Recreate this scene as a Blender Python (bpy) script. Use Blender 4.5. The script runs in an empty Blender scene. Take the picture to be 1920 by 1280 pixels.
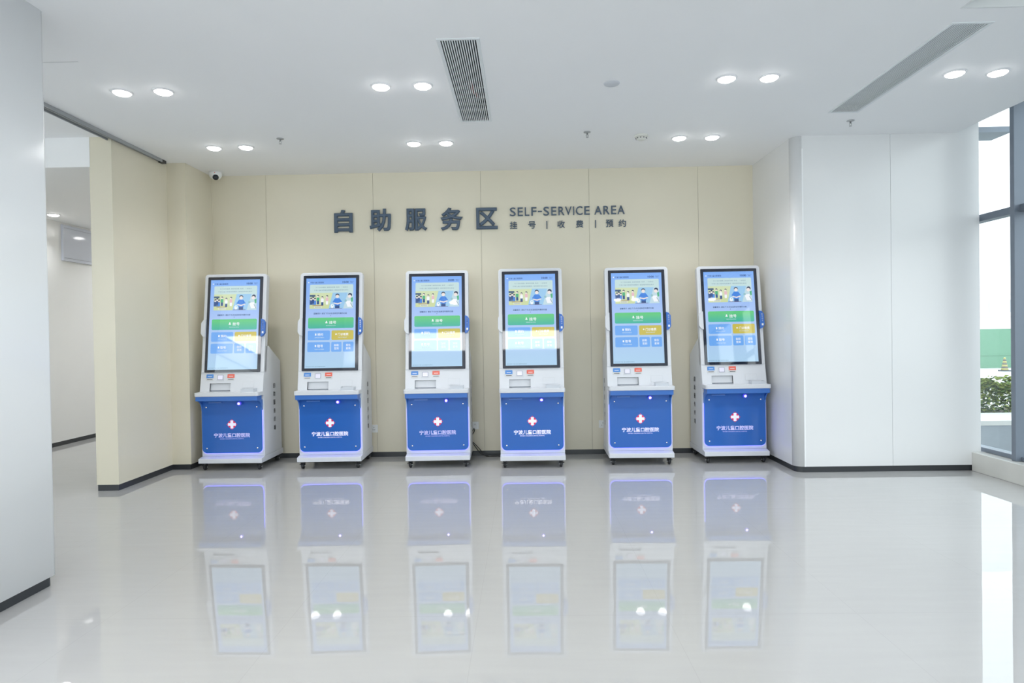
import bpy, bmesh, math, random
from mathutils import Matrix, Vector

random.seed(7)
scene = bpy.context.scene
COL = scene.collection
PI = math.pi

# ------------------------------------------------------------------ camera
W_PX, F_PX = 1920, 1200.0
cam_data = bpy.data.cameras.new('camera')
cam_data.sensor_width = 36.0
cam_data.lens = 36.0 * F_PX / W_PX
cam_data.clip_start = 0.05
cam_data.clip_end = 500
cam = bpy.data.objects.new('camera', cam_data)
COL.objects.link(cam)
scene.camera = cam
CAM_H, YAW, TILT, ROLL = 1.3499, -0.0180, 0.0117, 0.0159
_cy, _sy = math.cos(YAW), math.sin(YAW)
_f = Vector((_sy * math.cos(TILT), _cy * math.cos(TILT), -math.sin(TILT)))
_r = Vector((_cy, -_sy, 0))
_u = _r.cross(_f)
_r2 = math.cos(ROLL) * _r - math.sin(ROLL) * _u
_u2 = math.sin(ROLL) * _r + math.cos(ROLL) * _u
_m = Matrix((_r2, _u2, -_f)).transposed().to_4x4()
_m.translation = Vector((0, 0, CAM_H))
cam.matrix_world = _m

# ------------------------------------------------------------------ sky, exposure
SKY = 2.8
LAMP = 20.0
BEAM = 12.8
PANEL = 6.0
world = bpy.data.worlds.new('daylight')
scene.world = world
world.use_nodes = True
wn = world.node_tree
bg = wn.nodes['Background']
tc = wn.nodes.new('ShaderNodeTexCoord')
sep = wn.nodes.new('ShaderNodeSeparateXYZ')
ramp = wn.nodes.new('ShaderNodeValToRGB')
wn.links.new(tc.outputs['Generated'], sep.inputs[0])
wn.links.new(sep.outputs['Z'], ramp.inputs[0])
ramp.color_ramp.elements[0].position = 0.0
ramp.color_ramp.elements[0].color = (0.97, 0.985, 1.0, 1)
ramp.color_ramp.elements[1].position = 0.6
ramp.color_ramp.elements[1].color = (0.88, 0.945, 1.0, 1)
wn.links.new(ramp.outputs[0], bg.inputs[0])
bg.inputs[1].default_value = SKY

vs = scene.view_settings
vs.view_transform = 'Standard'
vs.look = 'None'
vs.gamma = 1
vs.use_curve_mapping = False
vs.exposure = 0.24

scene.cycles.max_bounces = 14
scene.cycles.diffuse_bounces = 8
scene.cycles.glossy_bounces = 6
scene.cycles.transparent_max_bounces = 12
scene.cycles.sample_clamp_indirect = 6.0
scene.cycles.caustics_reflective = False
scene.cycles.caustics_refractive = False
scene.cycles.use_denoising = True


# ------------------------------------------------------------------ materials
def mat(name, col, rough=0.5, metal=0.0, spec=0.5, emit=None, strength=0.0, coat=0.0):
    m = bpy.data.materials.new(name)
    m.use_nodes = True
    b = m.node_tree.nodes['Principled BSDF']
    b.inputs['Base Color'].default_value = (*col, 1)
    b.inputs['Roughness'].default_value = rough
    b.inputs['Metallic'].default_value = metal
    b.inputs['Specular IOR Level'].default_value = spec
    b.inputs['Coat Weight'].default_value = coat
    b.inputs['Coat Roughness'].default_value = 0.03
    if emit:
        b.inputs['Emission Color'].default_value = (*emit, 1)
        b.inputs['Emission Strength'].default_value = strength
    return m


def noisy(m, scale, amount, stretch=(1, 1, 1), detail=3):
    """multiply the base colour by a faint procedural variation"""
    nt = m.node_tree
    b = nt.nodes['Principled BSDF']
    col = tuple(b.inputs['Base Color'].default_value)
    t = nt.nodes.new('ShaderNodeTexCoord')
    mp = nt.nodes.new('ShaderNodeMapping')
    mp.inputs['Scale'].default_value = stretch
    n = nt.nodes.new('ShaderNodeTexNoise')
    n.inputs['Scale'].default_value = scale
    n.inputs['Detail'].default_value = detail
    r = nt.nodes.new('ShaderNodeMapRange')
    r.inputs['From Min'].default_value = 0.3
    r.inputs['From Max'].default_value = 0.7
    r.inputs['To Min'].default_value = 1 - amount
    r.inputs['To Max'].default_value = 1 + amount * 0.5
    mx = nt.nodes.new('ShaderNodeMix')
    mx.data_type = 'RGBA'
    mx.blend_type = 'MULTIPLY'
    mx.inputs[0].default_value = 1
    mx.inputs[6].default_value = col
    nt.links.new(t.outputs['Object'], mp.inputs[0])
    nt.links.new(mp.outputs[0], n.inputs['Vector'])
    nt.links.new(n.outputs['Fac'], r.inputs[0])
    nt.links.new(r.outputs[0], mx.inputs[7])
    nt.links.new(mx.outputs[2], b.inputs['Base Color'])
    return m


M = {}
M['wall_beige'] = noisy(mat('beige_panel', (0.715, 0.67, 0.545), 0.32, spec=0.35), 1.5, 0.02)
M['wall_white'] = noisy(mat('white_panel', (0.74, 0.745, 0.75), 0.22, spec=0.45), 1.2, 0.015)
M['column_lightened'] = noisy(mat('white_panel_lightened', (0.87, 0.88, 0.89), 0.22, spec=0.5), 1.2, 0.012)  # white panel colour raised to make up for weak light on the column
M['wall_paint'] = mat('white_paint', (0.78, 0.79, 0.79), 0.6, spec=0.3)
M['ceiling'] = noisy(mat('ceiling_paint', (0.89, 0.895, 0.905), 0.65, spec=0.25), 0.8, 0.012)
M['groove'] = mat('panel_groove', (0.40, 0.37, 0.30), 0.8)
M['groove_grey'] = mat('grey_groove', (0.60, 0.61, 0.62), 0.8)
M['baseboard'] = mat('black_baseboard', (0.028, 0.031, 0.036), 0.3)
M['track'] = mat('grey_track', (0.36, 0.375, 0.385), 0.5, metal=0.2)
M['black'] = mat('black_plastic', (0.015, 0.016, 0.018), 0.4)
M['stone'] = noisy(mat('pale_stone', (0.60, 0.60, 0.57), 0.18), 3.0, 0.05)
M['frame'] = mat('blue_grey_frame', (0.17, 0.20, 0.245), 0.45, metal=0.2)
M['trim'] = mat('white_trim', (0.82, 0.83, 0.84), 0.35)
M['lamp_ring'] = mat('lamp_ring', (0.82, 0.82, 0.84), 0.3)
M['lamp'] = mat('lamp_diffuser', (0.9, 0.9, 0.9), 0.5, emit=(1.0, 0.985, 0.975), strength=LAMP)
M['light_panel'] = mat('light_panel', (0.9, 0.9, 0.9), 0.5, emit=(1.0, 1.0, 1.0), strength=PANEL)
M['vent_slat'] = mat('vent_slat', (0.74, 0.77, 0.79), 0.45)
M['vent_dark'] = mat('vent_duct', (0.035, 0.045, 0.055), 0.8)
M['vent_grey'] = mat('vent_duct_grey', (0.36, 0.38, 0.41), 0.8)
M['red_ribbon'] = mat('red_ribbon', (0.62, 0.10, 0.09), 0.6)
M['metal'] = mat('brushed_metal', (0.46, 0.47, 0.48), 0.35, metal=0.8)
M['chrome'] = mat('chrome', (0.80, 0.81, 0.84), 0.12, metal=1.0)
M['detector'] = mat('detector_cream', (0.74, 0.74, 0.69), 0.5)
M['speaker'] = mat('speaker_grille', (0.60, 0.62, 0.66), 0.6)
M['smoked'] = mat('smoked_dome', (0.02, 0.025, 0.035), 0.08)
M['sign'] = mat('sign_blue_grey', (0.062, 0.098, 0.150), 0.45)
M['k_white'] = mat('kiosk_white', (0.64, 0.66, 0.70), 0.35)
M['k_seam'] = mat('kiosk_seam', (0.52, 0.54, 0.57), 0.5)
M['k_blue'] = mat('kiosk_blue', (0.035, 0.150, 0.50), 0.35)
M['k_panel'] = mat('kiosk_blue_acrylic', (0.028, 0.130, 0.47), 0.08, spec=0.25)
M['k_slot'] = mat('kiosk_slot_blue', (0.075, 0.22, 0.60), 0.3)
M['k_text'] = mat('kiosk_side_text', (0.035, 0.04, 0.05), 0.5)
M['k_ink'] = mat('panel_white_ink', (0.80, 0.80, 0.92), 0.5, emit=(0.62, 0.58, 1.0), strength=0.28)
M['k_red'] = mat('emblem_red', (0.74, 0.025, 0.10), 0.4)
M['led_dim'] = mat('led_strip_dim', (0.2, 0.2, 0.8), 0.5, emit=(0.16, 0.17, 1.0), strength=0.8)
M['led_bright'] = mat('led_strip_bright', (0.2, 0.2, 0.8), 0.5, emit=(0.16, 0.16, 1.0), strength=2.6)
M['scan_glow'] = mat('scanner_light', (0.8, 0.8, 1.0), 0.3, emit=(0.45, 0.38, 1.0), strength=5.0)
M['scan_ring'] = mat('scanner_ring', (0.03, 0.03, 0.25), 0.25, emit=(0.10, 0.08, 0.9), strength=0.7)
M['bezel'] = mat('bezel_glass', (0.010, 0.014, 0.030), 0.03, spec=0.95)
M['recess'] = mat('recess_grey', (0.115, 0.14, 0.18), 0.45)
M['dark_slot'] = mat('slot_dark', (0.05, 0.055, 0.07), 0.5)
M['card_blue'] = mat('card_label_blue', (0.08, 0.25, 0.62), 0.35)
M['card_red'] = mat('card_label_red', (0.72, 0.13, 0.09), 0.35)
M['card_frame'] = mat('card_slot_frame', (0.62, 0.63, 0.64), 0.4)
M['scan_lit'] = mat('code_window', (0.5, 0.5, 0.55), 0.1, emit=(0.62, 0.60, 0.78), strength=0.45)
M['ear_blue'] = mat('reader_blue', (0.04, 0.15, 0.52), 0.3)
M['rubber'] = mat('caster_rubber', (0.012, 0.013, 0.015), 0.5)
M['cable'] = mat('black_cable', (0.012, 0.013, 0.014), 0.5)
M['outlet'] = mat('outlet_plastic', (0.78, 0.80, 0.80), 0.35)
M['board'] = mat('board_glass', (0.58, 0.61, 0.70), 0.10)
M['board_line'] = mat('board_line', (0.34, 0.36, 0.44), 0.4)
M['asphalt'] = noisy(mat('asphalt', (0.085, 0.10, 0.115), 0.9), 14, 0.15)
M['concrete'] = noisy(mat('pale_concrete', (0.52, 0.52, 0.50), 0.9), 2, 0.06)
M['green'] = noisy(mat('green_hoarding', (0.145, 0.29, 0.20), 0.7), 6, 0.05)
M['white_out'] = mat('white_post', (0.7, 0.7, 0.7), 0.6)
M['cone_y'] = mat('cone_yellow', (0.42, 0.38, 0.16), 0.6)
M['cone_w'] = mat('cone_black', (0.16, 0.16, 0.15), 0.6)
M['cone_base'] = mat('cone_base', (0.07, 0.08, 0.11), 0.7)
M['bldg'] = noisy(mat('pale_facade', (0.86, 0.87, 0.88), 0.8), 0.4, 0.04)
M['bldg_glass'] = mat('facade_glass', (0.52, 0.55, 0.58), 0.3)
M['leaf_a'] = mat('leaf_green', (0.085, 0.135, 0.045), 0.8, spec=0.1)
M['leaf_b'] = mat('leaf_yellow_green', (0.19, 0.23, 0.065), 0.8, spec=0.1)
M['leaf_c'] = mat('leaf_dark', (0.060, 0.095, 0.055), 0.8, spec=0.1)
M['stem'] = mat('stem_brown', (0.06, 0.045, 0.03), 0.8)


def window_glass():
    m = bpy.data.materials.new('window_glass')
    m.use_nodes = True
    nt = m.node_tree
    nt.nodes.clear()
    out = nt.nodes.new('ShaderNodeOutputMaterial')
    mix = nt.nodes.new('ShaderNodeMixShader')
    tr = nt.nodes.new('ShaderNodeBsdfTransparent')
    tr.inputs[0].default_value = (0.93, 0.97, 0.97, 1)
    gl = nt.nodes.new('ShaderNodeBsdfGlossy')
    gl.inputs['Roughness'].default_value = 0.0
    lw = nt.nodes.new('ShaderNodeLayerWeight')
    lw.inputs[0].default_value = 0.5
    pw = nt.nodes.new('ShaderNodeMath')
    pw.operation = 'POWER'
    pw.inputs[1].default_value = 5.0
    fr = nt.nodes.new('ShaderNodeMapRange')
    fr.inputs['To Min'].default_value = 0.03
    fr.inputs['To Max'].default_value = 0.9
    nt.links.new(lw.outputs['Facing'], pw.inputs[0])
    nt.links.new(pw.outputs[0], fr.inputs[0])
    nt.links.new(fr.outputs[0], mix.inputs[0])
    nt.links.new(tr.outputs[0], mix.inputs[1])
    nt.links.new(gl.outputs[0], mix.inputs[2])
    nt.links.new(mix.outputs[0], out.inputs[0])
    return m


M['glass'] = window_glass()


M['acrylic'] = mat('frosted_acrylic', (0.55, 0.58, 0.63), 0.3)


def floor_material():
    m = mat('polished_tile', (0.422, 0.421, 0.42), 0.015, spec=0.75)
    nt = m.node_tree
    b = nt.nodes['Principled BSDF']
    t = nt.nodes.new('ShaderNodeTexCoord')
    # cloudy stone with fine streaks running across the room
    n1 = nt.nodes.new('ShaderNodeTexNoise')
    n1.inputs['Scale'].default_value = 1.1
    n1.inputs['Detail'].default_value = 6
    mp = nt.nodes.new('ShaderNodeMapping')
    mp.inputs['Scale'].default_value = (2.0, 15.0, 1)
    n2 = nt.nodes.new('ShaderNodeTexNoise')
    n2.inputs['Scale'].default_value = 1.3
    n2.inputs['Detail'].default_value = 5
    add = nt.nodes.new('ShaderNodeMath')
    add.operation = 'ADD'
    r = nt.nodes.new('ShaderNodeMapRange')
    r.inputs['From Min'].default_value = 0.6
    r.inputs['From Max'].default_value = 1.4
    r.inputs['To Min'].default_value = 0.965
    r.inputs['To Max'].default_value = 1.03
    # tile joints
    br = nt.nodes.new('ShaderNodeTexBrick')
    br.offset = 0.0
    br.inputs['Scale'].default_value = 1.0
    br.inputs['Brick Width'].default_value = 0.9
    br.inputs['Row Height'].default_value = 1.8
    br.inputs['Mortar Size'].default_value = 0.0016
    br.inputs['Mortar Smooth'].default_value = 0.0
    br.inputs['Color1'].default_value = (1, 1, 1, 1)
    br.inputs['Color2'].default_value = (0.992, 0.992, 0.992, 1)
    br.inputs['Mortar'].default_value = (0.93, 0.93, 0.925, 1)
    mpb = nt.nodes.new('ShaderNodeMapping')
    mpb.inputs['Location'].default_value = (0.24, 0.55, 0)
    m1 = nt.nodes.new('ShaderNodeMix')
    m1.data_type = 'RGBA'
    m1.blend_type = 'MULTIPLY'
    m1.inputs[0].default_value = 1
    m1.inputs[6].default_value = (0.422, 0.421, 0.42, 1)
    m2 = nt.nodes.new('ShaderNodeMix')
    m2.data_type = 'RGBA'
    m2.blend_type = 'MULTIPLY'
    m2.inputs[0].default_value = 1
    L = nt.links.new
    L(t.outputs['Object'], n1.inputs['Vector'])
    L(t.outputs['Object'], mp.inputs[0])
    L(mp.outputs[0], n2.inputs['Vector'])
    L(n1.outputs['Fac'], add.inputs[0])
    L(n2.outputs['Fac'], add.inputs[1])
    L(add.outputs[0], r.inputs[0])
    L(r.outputs[0], m1.inputs[7])
    L(t.outputs['Object'], mpb.inputs[0])
    L(mpb.outputs[0], br.inputs['Vector'])
    L(m1.outputs[2], m2.inputs[6])
    L(br.outputs['Color'], m2.inputs[7])
    L(m2.outputs[2], b.inputs['Base Color'])
    # very slight waviness of the polish
    nb = nt.nodes.new('ShaderNodeTexNoise')
    nb.inputs['Scale'].default_value = 1.6
    nb.inputs['Detail'].default_value = 1
    bp = nt.nodes.new('ShaderNodeBump')
    bp.inputs['Strength'].default_value = 0.06
    bp.inputs['Distance'].default_value = 0.012
    L(t.outputs['Object'], nb.inputs['Vector'])
    L(nb.outputs['Fac'], bp.inputs['Height'])
    L(bp.outputs[0], b.inputs['Normal'])
    return m


M['floor'] = floor_material()

SCREEN_MATS = {}


def screen_mat(name, col, k=1.0):
    """a colour shown by a lit display under its glass"""
    if name not in SCREEN_MATS:
        SCREEN_MATS[name] = mat('display_' + name, (0.0, 0.0, 0.0), 0.03, spec=0.95, emit=col, strength=k)
    return SCREEN_MATS[name]


def srgb(r, g, b):
    def f(c):
        c /= 255.0
        return c / 12.92 if c <= 0.04045 else ((c + 0.055) / 1.055) ** 2.4
    return (f(r), f(g), f(b))


def screen_gradient():
    m = screen_mat('background', srgb(150, 195, 250), .80)
    nt = m.node_tree
    b = nt.nodes['Principled BSDF']
    t = nt.nodes.new('ShaderNodeTexCoord')
    s = nt.nodes.new('ShaderNodeSeparateXYZ')
    r = nt.nodes.new('ShaderNodeValToRGB')
    e = r.color_ramp.elements
    e[0].position = 0.0
    e[0].color = (*srgb(176, 212, 240), 1)
    e[1].position = 1.0
    e[1].color = (*srgb(128, 178, 250), 1)
    k = e.new(0.55)
    k.color = (*srgb(172, 200, 248), 1)
    nt.links.new(t.outputs['Generated'], s.inputs[0])
    nt.links.new(s.outputs['Z'], r.inputs[0])
    nt.links.new(r.outputs[0], b.inputs['Emission Color'])
    return m


# ------------------------------------------------------------------ mesh helpers
class MB:
    """collects geometry and links it as ONE mesh object"""

    def __init__(self):
        self.v, self.f, self.mi = [], [], []
        self.smooth = []

    def add(self, verts, faces, mi=0, smooth=False):
        o = len(self.v)
        self.v += [tuple(p) for p in verts]
        for f in faces:
            self.f.append(tuple(i + o for i in f))
            self.mi.append(mi)
            self.smooth.append(smooth)
        return self

    def box(self, x0, x1, y0, y1, z0, z1, mi=0):
        v = [(x, y, z) for z in (z0, z1) for y in (y0, y1) for x in (x0, x1)]
        return self.add(v, [(0, 2, 3, 1), (4, 5, 7, 6), (0, 1, 5, 4), (2, 6, 7, 3), (0, 4, 6, 2), (1, 3, 7, 5)], mi)

    def prism(self, poly, a0, a1, axis='z', mi=0, smooth=False):
        """poly: 2-D outline, counter-clockwise; extruded along axis from a0 to a1"""
        n = len(poly)

        def P(p, a):
            if axis == 'z':
                return (p[0], p[1], a)
            if axis == 'x':
                return (a, p[0], p[1])
            return (p[0], a, p[1])
        v = [P(p, a0) for p in poly] + [P(p, a1) for p in poly]
        self.add(v, [tuple(reversed(range(n))), tuple(range(n, 2 * n))], mi)
        o = len(self.v) - 2 * n
        for i in range(n):
            j = (i + 1) % n
            self.f.append((o + i, o + j, o + n + j, o + n + i))
            self.mi.append(mi)
            self.smooth.append(smooth)
        return self

    def tube(self, pts, r, n=10, mi=0, closed_ends=True):
        pts = [Vector(p) for p in pts]
        rings = []
        prev = None
        for i, p in enumerate(pts):
            d = (pts[min(i + 1, len(pts) - 1)] - pts[max(i - 1, 0)]).normalized()
            a = prev if prev is not None else (Vector((0, 0, 1)) if abs(d.z) < 0.9 else Vector((1, 0, 0)))
            x = d.cross(a).cross(d).normalized()
            prev = x
            y = d.cross(x)
            rr = r[i] if isinstance(r, (list, tuple)) else r
            rings.append([p + rr * (math.cos(2 * PI * k / n) * x + math.sin(2 * PI * k / n) * y) for k in range(n)])
        v = [q for ring in rings for q in ring]
        f = []
        for i in range(len(pts) - 1):
            for k in range(n):
                k2 = (k + 1) % n
                f.append((i * n + k, i * n + k2, (i + 1) * n + k2, (i + 1) * n + k))
        self.add(v, f, mi, True)
        if closed_ends:
            o = len(self.v) - len(v)
            self.f.append(tuple(o + k for k in reversed(range(n))))
            self.mi.append(mi)
            self.smooth.append(False)
            self.f.append(tuple(o + (len(pts) - 1) * n + k for k in range(n)))
            self.mi.append(mi)
            self.smooth.append(False)
        return self

    def lathe(self, prof, cx=0, cy=0, cz=0, n=32, mi=0, axis='z', smooth=True):
        """prof: list of (radius, height)"""
        v, f = [], []
        for (r, h) in prof:
            for k in range(n):
                a = 2 * PI * k / n
                c, s = r * math.cos(a), r * math.sin(a)
                if axis == 'z':
                    v.append((cx + c, cy + s, cz + h))
                elif axis == 'y':
                    v.append((cx + c, cy + h, cz - s))
                else:
                    v.append((cx + h, cy + c, cz + s))
        for i in range(len(prof) - 1):
            for k in range(n):
                k2 = (k + 1) % n
                f.append((i * n + k, i * n + k2, (i + 1) * n + k2, (i + 1) * n + k))
        f.append(tuple(reversed(range(n))))
        f.append(tuple((len(prof) - 1) * n + k for k in range(n)))
        return self.add(v, f, mi, smooth)

    def mesh(self, me, mtx, mi=0):
        self.add([mtx @ v.co for v in me.vertices], [tuple(p.vertices) for p in me.polygons], mi)
        return self

    def transform(self, mtx):
        self.v = [tuple(mtx @ Vector(p)) for p in self.v]
        return self

    def build(self, name, mats, parent=None, bevel=0.0, segs=2, fix=True):
        if not isinstance(mats, (list, tuple)):
            mats = [mats]
        me = bpy.data.meshes.new(name)
        me.from_pydata(self.v, [], self.f)
        for m in mats:
            me.materials.append(m)
        for p, i, s in zip(me.polygons, self.mi, self.smooth):
            p.material_index = i
            p.use_smooth = s
        if fix:
            b = bmesh.new()
            b.from_mesh(me)
            bmesh.ops.recalc_face_normals(b, faces=b.faces)
            b.to_mesh(me)
            b.free()
        o = bpy.data.objects.new(name, me)
        COL.objects.link(o)
        if parent is not None:
            o.parent = parent
        if bevel:
            mod = o.modifiers.new('edge', 'BEVEL')
            mod.width = bevel
            mod.segments = segs
            mod.limit_method = 'ANGLE'
            mod.angle_limit = math.radians(35)
        return o


def empty(name, loc, label, cat, group=None, rz=0):
    o = bpy.data.objects.new(name, None)
    o.empty_display_size = 0.1
    COL.objects.link(o)
    o.location = loc
    o.rotation_euler = (0, 0, rz)
    return tag(o, label, cat, group)


def tag(o, label, cat, group=None):
    o['label'] = label
    o['category'] = cat
    if group:
        o['group'] = group
    return o


def struct(o, label=None):
    o['kind'] = 'structure'
    if label:
        o['label'] = label
    return o


def copy_tree(o, parent=None):
    c = o.copy()
    COL.objects.link(c)
    if parent is not None:
        c.parent = parent
    for ch in list(o.children):
        copy_tree(ch, c)
    return c


def rrect(x0, x1, y0, y1, r, n=6, corners=(1, 1, 1, 1)):
    """rounded rectangle outline ccw; corners: bl, br, tr, tl"""
    pts = []
    for (cx, cy, a0, on) in ((x0 + r, y0 + r, PI, corners[0]), (x1 - r, y0 + r, 1.5 * PI, corners[1]),
                             (x1 - r, y1 - r, 0, corners[2]), (x0 + r, y1 - r, 0.5 * PI, corners[3])):
        if on and r > 0:
            for k in range(n + 1):
                a = a0 + 0.5 * PI * k / n
                pts.append((cx + r * math.cos(a), cy + r * math.sin(a)))
        else:
            a = a0 + 0.25 * PI
            pts.append((cx + math.copysign(r, math.cos(a)), cy + math.copysign(r, math.sin(a))))
    return pts


_text_cache = {}


def text_mesh(body, bold=0.0, depth=0.0):
    """the glyphs of body as a mesh in the XY plane, scaled so that its box is 0..1 by 0..1; plus its aspect"""
    key = (body, bold, depth)
    if key in _text_cache:
        return _text_cache[key]
    cu = bpy.data.curves.new('glyphs', 'FONT')
    cu.body = body
    cu.extrude = depth
    if depth and bold:
        cu.bevel_depth = bold
        cu.bevel_resolution = 0
    cu.resolution_u = 3
    ob = bpy.data.objects.new('glyphs', cu)
    COL.objects.link(ob)
    bpy.context.view_layer.update()
    me = bpy.data.meshes.new_from_object(ob.evaluated_get(bpy.context.evaluated_depsgraph_get()))
    bpy.data.objects.remove(ob)
    xs = [v.co.x for v in me.vertices]
    ys = [v.co.y for v in me.vertices]
    x0, x1, y0, y1 = min(xs), max(xs), min(ys), max(ys)
    for v in me.vertices:
        v.co.x = (v.co.x - x0) / (x1 - x0)
        v.co.y = (v.co.y - y0) / (y1 - y0)
        v.co.z = (v.co.z / (depth + bold) if depth else 0.0)
    if bold and not depth:
        # heavier strokes: the same glyphs laid four times, a little apart
        b = bmesh.new()
        e = bold / (y1 - y0)
        for dx, dy in ((-1, 0), (1, 0), (0, -1), (0, 1)):
            t = me.copy()
            for v in t.vertices:
                v.co.x += dx * e * (y1 - y0) / (x1 - x0)
                v.co.y += dy * e
            b.from_mesh(t)
            bpy.data.meshes.remove(t)
        b.to_mesh(me)
        b.free()
    _text_cache[key] = (me, (x1 - x0) / (y1 - y0))
    return _text_cache[key]


def front_matrix(x0, z0, w, h, y, d=1.0):
    """maps the unit text box to a rectangle in the XZ plane facing -y"""
    return Matrix(((w, 0, 0, x0), (0, 0, -d, y), (0, h, 0, z0), (0, 0, 0, 1)))


# ================================================================== SETTING
H = 3.164          # ceiling height
D = 7.115          # far wall
XL, XR = -3.46, 2.55
XW = 4.275          # right end of the white wall
YF = 6.07          # front of the white wall
BB = 0.055         # baseboard height
PANEL_X = [-2.851, -1.651, -0.451, 0.749, 1.949]

struct(MB().box(-6.4, 4.25, -7.0, 10.2, -0.12, 0.0).build('floor', M['floor']))


def slab_with_holes(x0, x1, y0, y1, holes, z0, z1):
    xs = sorted({x0, x1, *[h[0] for h in holes], *[h[1] for h in holes]})
    ys = sorted({y0, y1, *[h[2] for h in holes], *[h[3] for h in holes]})
    mb = MB()
    for i in range(len(xs) - 1):
        for j in range(len(ys) - 1):
            cx, cy = (xs[i] + xs[i + 1]) / 2, (ys[j] + ys[j + 1]) / 2
            if any(h[0] < cx < h[1] and h[2] < cy < h[3] for h in holes):
                continue
            mb.box(xs[i], xs[i + 1], ys[j], ys[j + 1], z0, z1)
    return mb


VENT_A = (-0.508, -0.240, 3.93, 5.46)
VENT_B = (2.582, 2.835, 3.88, 5.44)
HATCH = (2.520, 3.42, 2.75, 3.722)
inner = [(VENT_A[0] + .02, VENT_A[1] - .02, VENT_A[2] + .02, VENT_A[3] - .02),
         (VENT_B[0] + .02, VENT_B[1] - .02, VENT_B[2] + .02, VENT_B[3] - .02), HATCH]
struct(slab_with_holes(-6.4, 4.07, -7.0, 5.70, inner, H, H + 0.08).build('ceiling', M['ceiling']))
struct(MB().box(-3.65, 4.07, 5.70, 7.4, H, H + 0.08).build('ceiling_rear', M['ceiling']))
struct(MB().box(-6.4, -3.80, 5.70, 10.2, 2.90, 2.98).box(-6.4, -3.845, 5.66, 5.70, 2.90, H).build('ceiling_side_room', M['ceiling']))
struct(MB().box(4.07, 4.62, -7.0, 6.5, 3.46, 3.52).box(4.07, 4.09, -7.0, 6.2, H + .08, 3.46).build('ceiling_curtain_recess', M['ceiling']))
# recessed access opening in the ceiling
x0, x1, y0, y1 = HATCH[0] + .002, HATCH[1] - .002, HATCH[2] + .002, HATCH[3] - .002
struct(MB().box(x0 - .01, x1 + .01, y0 - .01, y1 + .01, H + .10, H + .13)
       .box(x0, x0 + .012, y0, y1, H + .0, H + .10).box(x1 - .012, x1, y0, y1, H + .0, H + .10)
       .box(x0 + .012, x1 - .012, y1 - .012, y1, H + .0, H + .10).box(x0 + .012, x1 - .012, y0, y0 + .012, H + .0, H + .10).build('trim_1', M['wall_paint']))
# fine seam in the ceiling by the left column
struct(MB().box(-3.10, -2.865, 4.128, 4.134, H - .001, H + .001).build('trim_2', M['groove_grey']))
# --- left column, its panelled face towards the lobby
CX0, CX1, CY0, CY1 = -3.65, -2.62, 2.35, 3.512


def column(x0, x1, y0, y1, r=0.03):
    return rrect(x0, x1, y0, y1, r, 6)


struct(MB().prism(column(CX0, CX1, CY0, CY1), BB, H, smooth=True).build('wall_left', M['column_lightened']))
struct(MB().prism(column(CX0 + .016, CX1 - .016, CY0 + .016, CY1 - .016), 0, BB).build('baseboard_left', M['baseboard']))

# --- beige return: pillar and jog towards the far wall
PILLAR = [(-3.85, 5.665), (-3.65, 5.665), (-3.65, 6.55), (XL, 6.55), (XL, 7.30), (-3.85, 10.2)]
pil = MB().prism(PILLAR, BB, H)
struct(pil.build('wall_pillar', M['wall_beige']))


def inset(poly, d):
    n = len(poly)
    out = []
    for i in range(n):
        p0, p1, p2 = Vector(poly[i - 1]), Vector(poly[i]), Vector(poly[(i + 1) % n])
        e1, e2 = (p1 - p0).normalized(), (p2 - p1).normalized()
        n1, n2 = Vector((-e1.y, e1.x)), Vector((-e2.y, e2.x))
        k = (n1 + n2) / max(0.2, 1 + n1.dot(n2))
        out.append(tuple(p1 + k * d))
    return out


struct(MB().prism(inset(PILLAR, .006), 0, BB).build('baseboard_pillar', M['baseboard']))
# white corner beads on the pillar and the jog
struct(MB().box(XL - .004, XL + .003, 6.548, 6.556, BB, H)
       .box(XL - .002, XL + .010, D - .006, D, BB, H - .05).build('trim_4', M['wall_beige']))

# --- far wall: beige boards with narrow gaps
fw = MB()
edges = [XL] + PANEL_X + [XR]
for a, b in zip(edges[:-1], edges[1:]):
    fw.box(a + (0.0016 if a != XL else 0), b - (0.0016 if b != XR else 0), D, D + .03, BB, H)
fw.box(XL, XR, D + .006, D + .06, BB, H, 1)
struct(fw.build('wall_back', [M['wall_beige'], M['groove']]))
struct(MB().box(XL, XR + .02, D + .004, D + .03, 0, BB).build('baseboard_back', M['baseboard']))

# --- white block on the right with a rounded corner
R = 0.085
blk = []
for k in range(13):
    a = PI + 0.5 * PI * k / 12
    blk.append((XR + R + R * math.cos(a), YF + R + R * math.sin(a)))
SEAM = 3.457


def white_block(z0, z1, d=0.0):
    c = [(XR + R + (R - d) * math.cos(PI + .5 * PI * k / 12), YF + R + (R - d) * math.sin(PI + .5 * PI * k / 12)) for k in range(13)]
    return c


wb = MB()
c = white_block(0, 0)
left = c + [(SEAM - .0016, YF), (SEAM - .0016, YF + .03), (SEAM + .02, 7.30), (XR, 7.30)]
wb.prism(left, BB, H, smooth=False)
wb.prism([(SEAM + .0016, YF), (XW, YF), (XW, 7.30), (SEAM + .025, 7.30), (SEAM + .0016, YF + .03)], BB, 3.46)
wb.box(SEAM - .004, SEAM + .004, YF + .005, YF + .025, BB, H, 1)
wbo = wb.build('wall_right', [M['wall_white'], M['groove_grey']])
for p in wbo.data.polygons:
    n = p.normal
    if abs(n.z) < .1 and abs(n.x) > .02 and n.y < -.02:
        p.use_smooth = True
struct(wbo)
c = white_block(0, 0, .012)
struct(MB().prism(c + [(4.245, YF + .012), (4.245, 7.25), (XR + .012, 7.25)], 0, BB).build('baseboard_right', M['baseboard']))
# narrow corner bead where the flat panel meets the rounded corner
struct(MB().box(XR + R - .003, XR + R + .010, YF - .0035, YF + .01, BB, H - .12).build('trim_5', M['trim']))

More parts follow.
